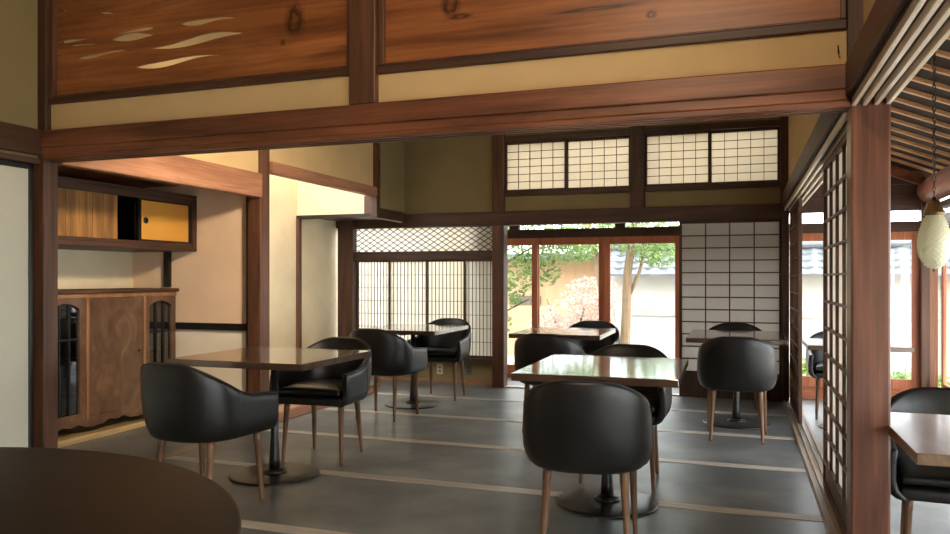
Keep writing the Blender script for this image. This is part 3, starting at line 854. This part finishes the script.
# ------------------------------------------------------------------ furniture: tub chair
def make_chair():
    t = empty('tub_chair')
    N_ = 56
    path = []           # (x, y, nx, ny, s) outer plan at mid height, from the right arm front round the back to the left arm front
    a, bk, yf, yj = 0.261, 0.262, 0.232, -0.01
    n1 = 10
    for i in range(n1):
        u = i / n1
        path.append((a + 0.002 * (1 - u) ** 1.5, yf + (yj - yf) * u))
    n2 = 36
    ex = 2 / 2.35
    for i in range(n2 + 1):
        th = PI * i / n2
        c, s_ = math.cos(th), math.sin(th)
        path.append((a * math.copysign(abs(c) ** ex, c), yj - (bk + yj) * abs(s_) ** ex))
    for i in range(n1):
        u = (i + 1) / n1
        path.append((-a - 0.002 * u ** 1.5, yj + (yf - yj) * u))
    # resample evenly
    pts = [Vector((p[0], p[1], 0)) for p in path]
    d = [0.0]
    for i in range(1, len(pts)): d.append(d[-1] + (pts[i] - pts[i - 1]).length)
    def at(s_):
        for i in range(1, len(d)):
            if d[i] >= s_ - 1e-9:
                u = (s_ - d[i - 1]) / max(1e-9, d[i] - d[i - 1])
                return pts[i - 1].lerp(pts[i], u)
        return pts[-1]
    P = [at(d[-1] * i / (N_ - 1)) for i in range(N_)]
    def sm(u):
        u = max(0, min(1, u)); return u * u * (3 - 2 * u)
    def top(p):
        # rim height falls in a long curve from the back to the level arms
        ph = math.degrees(math.atan2(abs(p.x), -(p.y + 0.01) if p.y < -0.01 else -(p.y + 0.01)))
        return 0.572 + 0.172 * (1 - sm((ph - 14) / 92)) - 0.012 * sm((p.y - 0.05) / 0.2)
    bm = bmesh.new()
    rings = []
    rim_o = []
    outs = []
    for i in range(N_):
        p = P[i]
        tg = (P[min(i + 1, N_ - 1)] - P[max(i - 1, 0)]).normalized()
        nrm = Vector((tg.y, -tg.x, 0))           # outward
        if nrm.dot(Vector((p.x, p.y + 0.02, 0))) < 0: nrm = -nrm
        h = top(p)
        back = sm((-p.y - 0.02) / 0.22)
        z0 = 0.360
        prof = []
        def outer(z):
            u = (z - z0) / (h - z0)
            inset = 0.024 * (1 - min(1, u / 0.32)) ** 1.8
            lean = 0.034 * back * u
            bulge = 0.008 * math.sin(PI * min(1, u))
            return -inset + lean + bulge
        th = 0.038
        for z, extra in ((z0 - 0.002, -0.05), (z0, -0.022), (z0 + 0.006, -0.008), (z0 + 0.02, 0)):
            prof.append((outer(max(z, z0)) + extra, z))
        for q in range(1, 8):
            z = z0 + 0.02 + (h - 0.02 - z0 - 0.02) * q / 7
            prof.append((outer(z), z))
        o_ = outer(h - 0.01)
        prof += [(o_ - 0.004, h - 0.009), (o_ - 0.013, h - 0.0015), (o_ - th * 0.5, h + 0.0015), (o_ - th + 0.010, h - 0.002), (o_ - th, h - 0.012)]
        for q in range(1, 5):
            z = h - 0.012 + (0.40 - (h - 0.012)) * q / 4
            prof.append((outer(z) - th, z))
        rings.append([bm.verts.new((p.x + nrm.x * o, p.y + nrm.y * o, z)) for o, z in prof])
        outs.append([(p.x + nrm.x * o, p.y + nrm.y * o, z) for o, z in prof[2:13]])
        rim_o.append((p.x + nrm.x * (o_ - 0.006), p.y + nrm.y * (o_ - 0.006), h - 0.004))
    K = len(rings[0])
    for i in range(N_ - 1):
        for k in range(K):
            bm.faces.new((rings[i][k], rings[i][(k + 1) % K], rings[i + 1][(k + 1) % K], rings[i + 1][k]))
    bm.faces.new(rings[0]); bm.faces.new(rings[-1][::-1])
    s = MB(); s.bm.free(); s.bm = bm
    sh = s.build('shell', M['leather'], t, smooth=True)
    mo = sh.modifiers.new('bevel', 'BEVEL'); mo.width = 0.012; mo.segments = 3; mo.limit_method = 'ANGLE'; mo.angle_limit = 1.1
    # seams
    sm_ = MB()
    sm_.tube(rim_o, 0.0035, 6)
    for idx in (12, N_ - 13):
        sm_.tube(outs[idx], 0.003, 6)
    sm_.build('piping', M['piping'], sh, smooth=True)
    # seat: upholstered block between the arms with a softly crowned cushion
    def pad(name, w, y0, y1, z0, z1, crown, par, n=14):
        b2 = bmesh.new()
        def edge(u):   # rounded profile
            return min(1.0, (1 - abs(u) ** 6))
        g0, g1 = [], []
        for j in range(n + 1):
            r0, r1 = [], []
            for i in range(n + 1):
                u, v = -1 + 2 * i / n, -1 + 2 * j / n
                x = w * u
                y = (y0 + y1) / 2 + (y1 - y0) / 2 * v
                if v < 0:   # rounded rear
                    x *= (1 - abs(v) ** 3.0 * 0.34)
                e = (1 - abs(u) ** 8) * (1 - abs(v) ** 8)
                r1.append(b2.verts.new((x, y, z1 - 0.016 + 0.016 * e + crown * (1 - u * u) * (1 - v * v))))
                r0.append(b2.verts.new((x, y, z0)))
            g0.append(r0); g1.append(r1)
        for j in range(n):
            for i in range(n):
                b2.faces.new((g1[j][i], g1[j][i + 1], g1[j + 1][i + 1], g1[j + 1][i]))
                b2.faces.new((g0[j][i], g0[j + 1][i], g0[j + 1][i + 1], g0[j][i + 1]))
        per = [(0, i) for i in range(n + 1)] + [(j, n) for j in range(1, n + 1)] + [(n, i) for i in range(n - 1, -1, -1)] + [(j, 0) for j in range(n - 1, 0, -1)]
        for q in range(len(per)):
            j, i = per[q]; j2, i2 = per[(q + 1) % len(per)]
            b2.faces.new((g0[j][i], g0[j2][i2], g1[j2][i2], g1[j][i]))
        s2 = MB(); s2.bm.free(); s2.bm = b2
        o = s2.build(name, M['leather'], par, smooth=True)
        mo = o.modifiers.new('bevel', 'BEVEL'); mo.width = 0.01; mo.segments = 3; mo.limit_method = 'ANGLE'; mo.angle_limit = 0.9
        return o
    pad('seat', 0.218, -0.205, 0.225, 0.362, 0.425, 0.0, t)
    pad('cushion', 0.214, -0.19, 0.238, 0.427, 0.475, 0.012, t)
    for sx in (1, -1):
        for (tx, ty, bx_, by_) in ((0.185, 0.155, 0.200, 0.182), (0.155, -0.135, 0.173, -0.178)):
            lg_ = MB()
            p0, p1 = Vector((sx * tx, ty, 0.368)), Vector((sx * bx_, by_, 0.0))
            ps = [p0.lerp(p1, u) for u in (0, 0.15, 0.16, 0.6, 0.97, 1.0)]
            lg_.tube(ps, [0.0185, 0.0195, 0.0175, 0.0145, 0.0108, 0.0098], 14)
            lg_.build('leg', M['leg'], t, smooth=True)
    return t
G_CH = 'black leather tub chairs'
CH = [  # x, y, rotation, label
    (-0.62, 3.25, math.radians(7), 'black tub chair seen from behind, nearest chair in front of the centre table'),
    (-0.64, 4.40, math.radians(178), 'black tub chair tucked behind the centre table, facing the camera'),
    (-1.34, 5.63, math.radians(-2), 'black tub chair with its back turned before the table at garden opening'),
    (-1.30, 6.88, math.radians(180), 'black tub chair behind the table at garden opening, only its rim above'),
    (-0.03, 5.80, math.radians(0), 'black tub chair with its back turned before the large white screen'),
    (-0.05, 6.92, math.radians(180), 'black tub chair between the far right table and the large white screen'),
    (-2.545, 3.20, math.radians(-5), 'black tub chair near the round table, its back towards the cabinet side'),
    (-2.52, 4.325, math.radians(183), 'black tub chair on the far side of the left square table, open seat showing'),
    (-2.77, 5.73, math.radians(-3), 'black tub chair before the table at fine screens, with brown threshold behind legs'),
    (-2.72, 6.84, math.radians(182), 'black tub chair against the fine lattice screens, above the outlet plates'),
    (0.82, 3.56, math.radians(176), 'black tub chair in the veranda right of the broad reddish pillar'),
    (0.82, 7.42, math.radians(180), 'black tub chair far down the veranda, seen through the narrow door gap'),
]
chair0 = make_chair()
for i, (x, y, r, lb) in enumerate(CH):
    o = chair0 if i == 0 else copy_tree(chair0)
    o.location = (x, y, -0.08 if x > 0.5 else 0); o.rotation_euler = (0, 0, r)
    tag(o, lb, 'chair', G_CH)

# ------------------------------------------------------------------ furniture: square pedestal tables
def make_table():
    t = empty('pedestal_table')
    bx(-0.38, 0.38, -0.45, 0.45, 0.664, 0.70).build('tabletop', M['tabletop'], t, bevel=0.003)
    bx(-0.26, 0.26, -0.03, 0.03, 0.645, 0.664).box(-0.03, 0.03, -0.26, 0.26, 0.645, 0.664).build('bracket', M['iron'], t)
    MB().lathe([(0.034, 0.03), (0.03, 0.10), (0.0235, 0.22), (0.0225, 0.645)], 24).build('column', M['iron'], t, smooth=True)
    b = MB().lathe([(0.255, 0.0), (0.257, 0.006), (0.25, 0.012), (0.10, 0.018), (0.001, 0.018)], 56)
    bo = b.build('base', M['disc'], t, smooth=True)
    mo = bo.modifiers.new('bevel', 'BEVEL'); mo.width = 0.002; mo.segments = 2; mo.limit_method = 'ANGLE'
    MB().lathe([(0.066, 0.0175), (0.066, 0.026), (0.05, 0.034), (0.036, 0.04)], 28).build('collar', M['iron'], t, smooth=True)
    return t
G_TB = 'square pedestal tables'
TB = [ # x, y, scale x, scale y, rot, label
    (-0.645, 3.905, 1.0, 1.02, math.radians(1), 'dark square table at the centre with window reflections on its top'),
    (-2.565, 3.825, 1.12, 0.885, 0, 'brown square table at the left before the cabinet alcove'),
    (-2.80, 6.35, 1.0, 0.97, math.radians(1), 'dark square table in front of the fine lattice screens'),
    (-1.40, 6.32, 0.96, 0.98, math.radians(1), 'dark square table in front of the garden opening'),
    (-0.035, 6.38, 0.93, 1.08, 0, 'dark square table in front of the large white screen'),
    (0.86, 6.88, 0.97, 0.84, 0, 'dark square table far down the veranda, half hidden by pillar'),
    (0.885, 2.985, 1.02, 0.85, 0, 'pale brown square table in the veranda right of the broad pillar'),
]
table0 = make_table()
for i, (x, y, sx, sy, r, lb) in enumerate(TB):
    o = table0 if i == 0 else copy_tree(table0)
    o.location = (x, y, -0.08 if x > 0.5 else 0); o.rotation_euler = (0, 0, r)
    for ch in o.children:
        if ch.name.startswith('tabletop'):
            ch.scale = (sx, sy, 1)
            if i == 6:
                ch.data = ch.data.copy(); ch.data.materials[0] = M['tabletop_y']
    tag(o, lb, 'table', G_TB)

# round table in the foreground
t = empty('round_table', (-1.565, 0.67, 0)); tag(t, 'large dark round table with worn pale rim nearest the camera', 'table')
R_ = 0.87
MB().lathe([(R_ - 0.05, 0.655), (R_ - 0.012, 0.662), (R_ - 0.002, 0.675), (R_ - 0.002, 0.684), (R_ - 0.010, 0.690)], 96).build('rim', M['round_edge'], t, smooth=True)
o = MB().lathe([(R_ - 0.03, 0.688), (R_ - 0.008, 0.690), (R_ - 0.001, 0.694), (R_ - 0.002, 0.699), (R_ - 0.008, 0.7015), (0.001, 0.702)], 96).build('tabletop', M['round_top'], t, smooth=True)
MB().lathe([(0.07, 0.03), (0.055, 0.12), (0.045, 0.3), (0.05, 0.6), (0.12, 0.655)], 28).build('column', DK['z'], t, smooth=True)
MB().lathe([(0.33, 0.0), (0.335, 0.012), (0.30, 0.024), (0.07, 0.032), (0.001, 0.032)], 48).build('base', DK['x'], t, smooth=True)

# ------------------------------------------------------------------ pendant lamp in the veranda
LX, LY_ = 0.882, 4.22
t = empty('pendant_lamp', (LX, LY_, 1.19)); tag(t, 'pinecone shaped opal glass pendant lamp on a chain in the veranda', 'lamp')
b2 = MB()
prof = []
nz = 44
for i in range(nz + 1):
    u = i / nz
    r = 0.071 * (math.sin(PI * min(1, u ** 0.8 * 0.93 + 0.02)) ** 0.62)
    z = 0.0 + 0.275 * u
    prof.append((max(r, 0.004), z))
rings = []
nn = 64
for i, (r, z) in enumerate(prof):
    ring = []
    for k in range(nn):
        th = 2 * PI * k / nn
        bp = 0.006 * max(0, math.cos(16 * th + (PI if (i // 2) % 2 else 0))) * (1 if i % 2 else 0.3)
        ring.append(b2.bm.verts.new(((r + bp * min(1, r / 0.03)) * math.cos(th), (r + bp * min(1, r / 0.03)) * math.sin(th), z)))
    rings.append(ring)
for i in range(nz):
    for k in range(nn):
        b2.bm.faces.new((rings[i][k], rings[i][(k + 1) % nn], rings[i + 1][(k + 1) % nn], rings[i + 1][k]))
b2.bm.faces.new(rings[0][::-1]); b2.bm.faces.new(rings[-1])
b2.build('lamp_shade', M['shade'], t, smooth=True)
MB().lathe([(0.001, -0.014), (0.008, -0.012), (0.005, 0.0), (0.009, 0.004), (0.004, 0.008)], 14).build('finial', M['brass'], t, smooth=True)
MB().lathe([(0.044, 0.258), (0.047, 0.264), (0.046, 0.276), (0.036, 0.290), (0.032, 0.315), (0.022, 0.326), (0.010, 0.332), (0.006, 0.345)], 24).build('cap', M['brass'], t, smooth=True)
ch = MB()
z = 0.345; i = 0
ztop = rz(LX) - 1.19
while z < ztop - 0.01:
    lp = []
    for k in range(12):
        th = 2 * PI * k / 12
        u, w = 0.007 * math.cos(th), 0.0155 * math.sin(th)
        lp.append((u, 0, z + 0.013 + w) if i % 2 else (0, u, z + 0.013 + w))
    ch.tube(lp, 0.0022, 6, closed=True)
    z += 0.0245; i += 1
ch.build('chain', M['iron'], t, smooth=True)
cw = MB().tube([(0.006 * math.sin(q * 1.3), 0.006 * math.cos(q * 1.3), 0.345 + (ztop - 0.345) * q / 40) for q in range(41)], 0.0025, 6)
cw.build('cord', M['brass'], t, smooth=True)

# ------------------------------------------------------------------ garden
def rnd(a, b): return random.uniform(a, b)
struct('ground', bx(-14, 16, 8.56, 30, -0.5, -0.28), M['soil'], 'pale gravel garden ground')
struct('ground_side', bx(2.0, 16, -12, 8.56, -0.5, -0.28), plain('bounce_gravel', srgb(214, 208, 196), 0.95, var=0.1, vs=20))  # gravel paled to bounce light up to the rafters and door track
GY = 13.0
w = empty('wall_garden', (3, GY, -0.28)); tag(w, 'white garden wall with grey tiled coping', kind='structure')
bx(-5.2, 9, 0, 0.25, 0, 1.50).build('plaster', M['gwall'], w)
bx(-5.05, 9, -0.03, 0, 0.80, 0.92).build('rail', plain('weathered_wood', srgb(150, 146, 138), 0.8, var=0.15), w)
for q in range(6):
    bx(-5.0 + q * 2.4, -4.88 + q * 2.4, -0.05, 0.0, 0, 1.5).build('batten', plain('weathered_post', srgb(168, 160, 148), 0.8), w)
tl = MB()
nxs = 420
rows = []
for j in range(5):
    u = j / 4
    ringv = []
    for i in range(nxs + 1):
        x = -5.15 + 14.25 * i / nxs
        z = 1.47 + 0.44 * u + 0.02 * math.cos(2 * PI * x / 0.24) + 0.006
        ringv.append(tl.bm.verts.new((x, -0.32 + 0.46 * u, z)))
    rows.append(ringv)
for j in range(4):
    for i in range(nxs):
        tl.bm.faces.new((rows[j][i], rows[j][i + 1], rows[j + 1][i + 1], rows[j + 1][i]))
for q in range(4):
    u = q / 4
    tl.box(-5.15, 9.1, -0.33 + 0.46 * u, -0.31 + 0.46 * u, 1.455 + 0.44 * u, 1.49 + 0.44 * u)
tl.tube([(-5.15, 0.14, 1.95), (9.1, 0.14, 1.95)], 0.07, 12)
tl.box(-5.15, 9.1, 0.16, 0.5, 1.45, 1.49)
tl.build('tiled_coping', M['tile'], w)
# neighbouring house wall on the left
w = empty('wall_neighbour', (-5.2, 13.6, -0.28)); tag(w, 'beige neighbouring house wall behind the garden trees', kind='structure')
bx(-3.0, 3.1, 0, 0.3, 0, 1.75).build('plaster', M['gwall2'], w)
bx(1.15, 1.75, -0.02, 0.0, 0.93, 1.10).build('vent_slot', plain('slot_dark', srgb(92, 80, 70), 0.8), w)
bx(-3.1, 3.2, -0.5, 0.4, 1.75, 1.86).build('eave', M['tile'], w)

def tree(name, label, group, base, limbs, leaf_c, nleaf, lsz, mat_b, mat_l, cat='tree'):
    t = empty(name, base); tag(t, label, cat, group)
    tr = MB()
    for pts, rad in limbs:
        tr.tube(pts, rad, 9)
    tr.build('trunk', mat_b, t, smooth=True)
    lf = MB()
    for (cx, cy, cz, r, wgt) in leaf_c:
        for q in range(int(nleaf * wgt)):
            while True:
                p = Vector((rnd(-1, 1), rnd(-1, 1), rnd(-1, 1)))
                if p.length < 1: break
            p = Vector((cx + p.x * r, cy + p.y * r, cz + p.z * r * 0.62))
            s_ = lsz * rnd(0.6, 1.3)
            a = Vector((rnd(-1, 1), rnd(-1, 1), rnd(-0.6, 0.6))).normalized()
            bb = a.cross(Vector((rnd(-1, 1), rnd(-1, 1), rnd(-1, 1)))).normalized()
            v = [lf.bm.verts.new(p + a * s_), lf.bm.verts.new(p + bb * s_ * 0.45), lf.bm.verts.new(p - a * s_), lf.bm.verts.new(p - bb * s_ * 0.45)]
            lf.bm.faces.new(v)
    lf.build('foliage', mat_l, t)
    return t
tree('garden_tree', 'slender grey garden tree with light green leaves at the left pane', 'garden trees', (-3.38, 9.62, -0.28),
     [([(0, 0, 0), (0.06, 0, 0.6), (0.0, 0, 1.1), (0.16, 0, 1.6), (0.1, 0, 2.4), (0.2, 0, 3.0)], [0.05, 0.042, 0.04, 0.034, 0.03, 0.02]),
      ([(0.02, 0, 1.2), (0.3, 0.05, 1.55), (0.75, 0.1, 1.8), (1.2, 0.1, 1.85)], [0.022, 0.018, 0.012, 0.008]),
      ([(0.02, 0, 0.8), (0.4, -0.05, 0.95), (0.8, -0.1, 1.15)], [0.016, 0.012, 0.007])],
     [(0.1, 0, 2.0, 0.7, 1), (0.75, 0.1, 1.95, 0.6, 1.3), (1.25, 0.1, 1.85, 0.42, 1.0), (0.8, 0.0, 1.5, 0.4, 0.7), (-0.3, 0, 1.6, 0.5, 0.6), (0.25, -0.2, 0.85, 0.35, 0.5), (0.45, -0.1, 1.2, 0.3, 0.4)], 900, 0.034, M['bark_d'], M['leaf'])
tree('garden_tree', 'pale double trunk garden tree in the pane beside the white screen', 'garden trees', (-1.66, 10.9, -0.28),
     [([(-0.12, 0, 0), (-0.13, 0, 0.7), (-0.22, 0, 1.3), (-0.3, 0, 1.75), (-0.5, 0, 2.4)], [0.075, 0.065, 0.06, 0.05, 0.035]),
      ([(0.08, 0.05, 0), (0.12, 0.05, 0.8), (0.14, 0.05, 1.5), (0.24, 0.05, 2.2), (0.35, 0, 2.8)], [0.085, 0.07, 0.062, 0.05, 0.03]),
      ([(0.13, 0.05, 1.1), (0.3, 0.08, 1.5), (0.42, 0.1, 2.0)], [0.03, 0.025, 0.015])],
     [(-0.3, 0, 2.15, 0.6, 1.2), (0.3, 0, 2.1, 0.6, 1.2), (0.55, 0.1, 1.8, 0.36, 0.8), (-0.45, 0.1, 1.85, 0.35, 0.6)], 900, 0.034, M['bark'], M['leaf'])
tree('blossom_shrub', 'pale pink blossoming shrub behind the middle garden door', None, (-2.45, 11.6, -0.28),
     [([(0, 0, 0), (0.05, 0, 0.5), (0.2, 0, 1.0)], [0.03, 0.025, 0.012]), ([(0, 0, 0.3), (-0.3, 0, 0.8), (-0.4, 0, 1.1)], [0.02, 0.015, 0.008])],
     [(0.0, 0, 0.75, 0.6, 1), (0.3, 0, 1.15, 0.5, 0.9), (-0.3, 0, 0.6, 0.45, 0.7), (0.35, 0, 0.6, 0.5, 0.8)], 1100, 0.03, M['bark_d'], M['blossom'], 'shrub')
def shrub(label, base, n, r, mat, ls=0.045, hz=0.3, grp='low garden shrubs'):
    return tree('low_shrub', label, grp, base, [([(0, 0, 0), (0.02, 0, hz)], [0.02, 0.01]), ([(0, 0, 0.02), (0.12, 0, hz * 0.9)], [0.012, 0.006])], [(0, 0, hz, r, 1), (0.25, 0.05, hz * 0.7, r * 0.8, 0.7), (-0.25, 0, hz * 0.7, r * 0.8, 0.7)], n, ls, M['bark_d'], mat, 'shrub')
x, _ = aty(645, 10.0); shrub('low green shrub at the foot of the pale trunks', (x - 0.05, 9.75, -0.28), 420, 0.32, M['leaf_y'])
x, _ = aty(808, 10.2); shrub('bright yellow green shrub seen through the narrow door gap', (x, 10.2, -0.28), 500, 0.36, M['leaf_y'], hz=0.22)
x, _ = aty(905, 10.2); shrub('pale green shrub outside, right of the broad pillar', (x + 0.12, 10.2, -0.28), 420, 0.34, M['leaf'], hz=0.15)
x, _ = aty(945, 10.0); shrub('green shrub outside the veranda corner', (x + 0.75, 9.2, -0.28), 420, 0.36, M['leaf_y'], hz=0.3)
x, _ = aty(522, 9.1); shrub('low green shrub under the slender grey tree', (x, 9.05, -0.28), 380, 0.28, M['leaf'], hz=0.2)

# ------------------------------------------------------------------ light
wd = bpy.data.worlds.new('sky'); bpy.context.scene.world = wd
wd.use_nodes = True
nt = wd.node_tree
bg = nt.nodes['Background']
bg.inputs['Color'].default_value = (0.93, 0.97, 1.0, 1)
bg.inputs['Strength'].default_value = 8.0
sd = bpy.data.lights.new('sun', 'SUN'); sd.energy = 4.5; sd.angle = 0.03; sd.color = (1, 0.95, 0.86)
so = bpy.data.objects.new('sun', sd); C.objects.link(so)
so.rotation_euler = Vector((-0.6, 0.5, -0.85)).to_track_quat('-Z', 'Y').to_euler()

def lamp(x, y, z, e, col, size=0.12, spot=None, aim=None, blend=0.6):
    if spot:
        l = bpy.data.lights.new('ceiling_spot', 'SPOT'); l.spot_size = math.radians(spot); l.spot_blend = blend; l.shadow_soft_size = size
    else:
        l = bpy.data.lights.new('ceiling_lamp', 'POINT'); l.shadow_soft_size = size
    l.energy = e; l.color = col
    o = bpy.data.objects.new(l.name, l); C.objects.link(o); o.location = (x, y, z)
    if aim: o.rotation_euler = (Vector(aim) - Vector((x, y, z))).to_track_quat('-Z', 'Y').to_euler()
    return o
WARM = (1.0, 0.79, 0.56)
lamp(-0.3, 0.6, 2.9, 85, WARM, 0.15)
lamp(-1.6, 3.36, 2.22, 250, WARM, 0.12, 72, (-4.35, 4.95, 1.2), 0.9)
lamp(-1.9, 5.0, 2.9, 20, WARM, 0.2)

sc = bpy.context.scene
sc.view_settings.view_transform = 'Standard'
sc.view_settings.look = 'None'
sc.view_settings.gamma = 1.0
sc.view_settings.exposure = 0.3
sc.view_settings.use_curve_mapping = False
sc.cycles.max_bounces = 10
sc.cycles.diffuse_bounces = 6
sc.cycles.transparent_max_bounces = 12
sc.cycles.sample_clamp_indirect = 6
sc.cycles.use_denoising = True
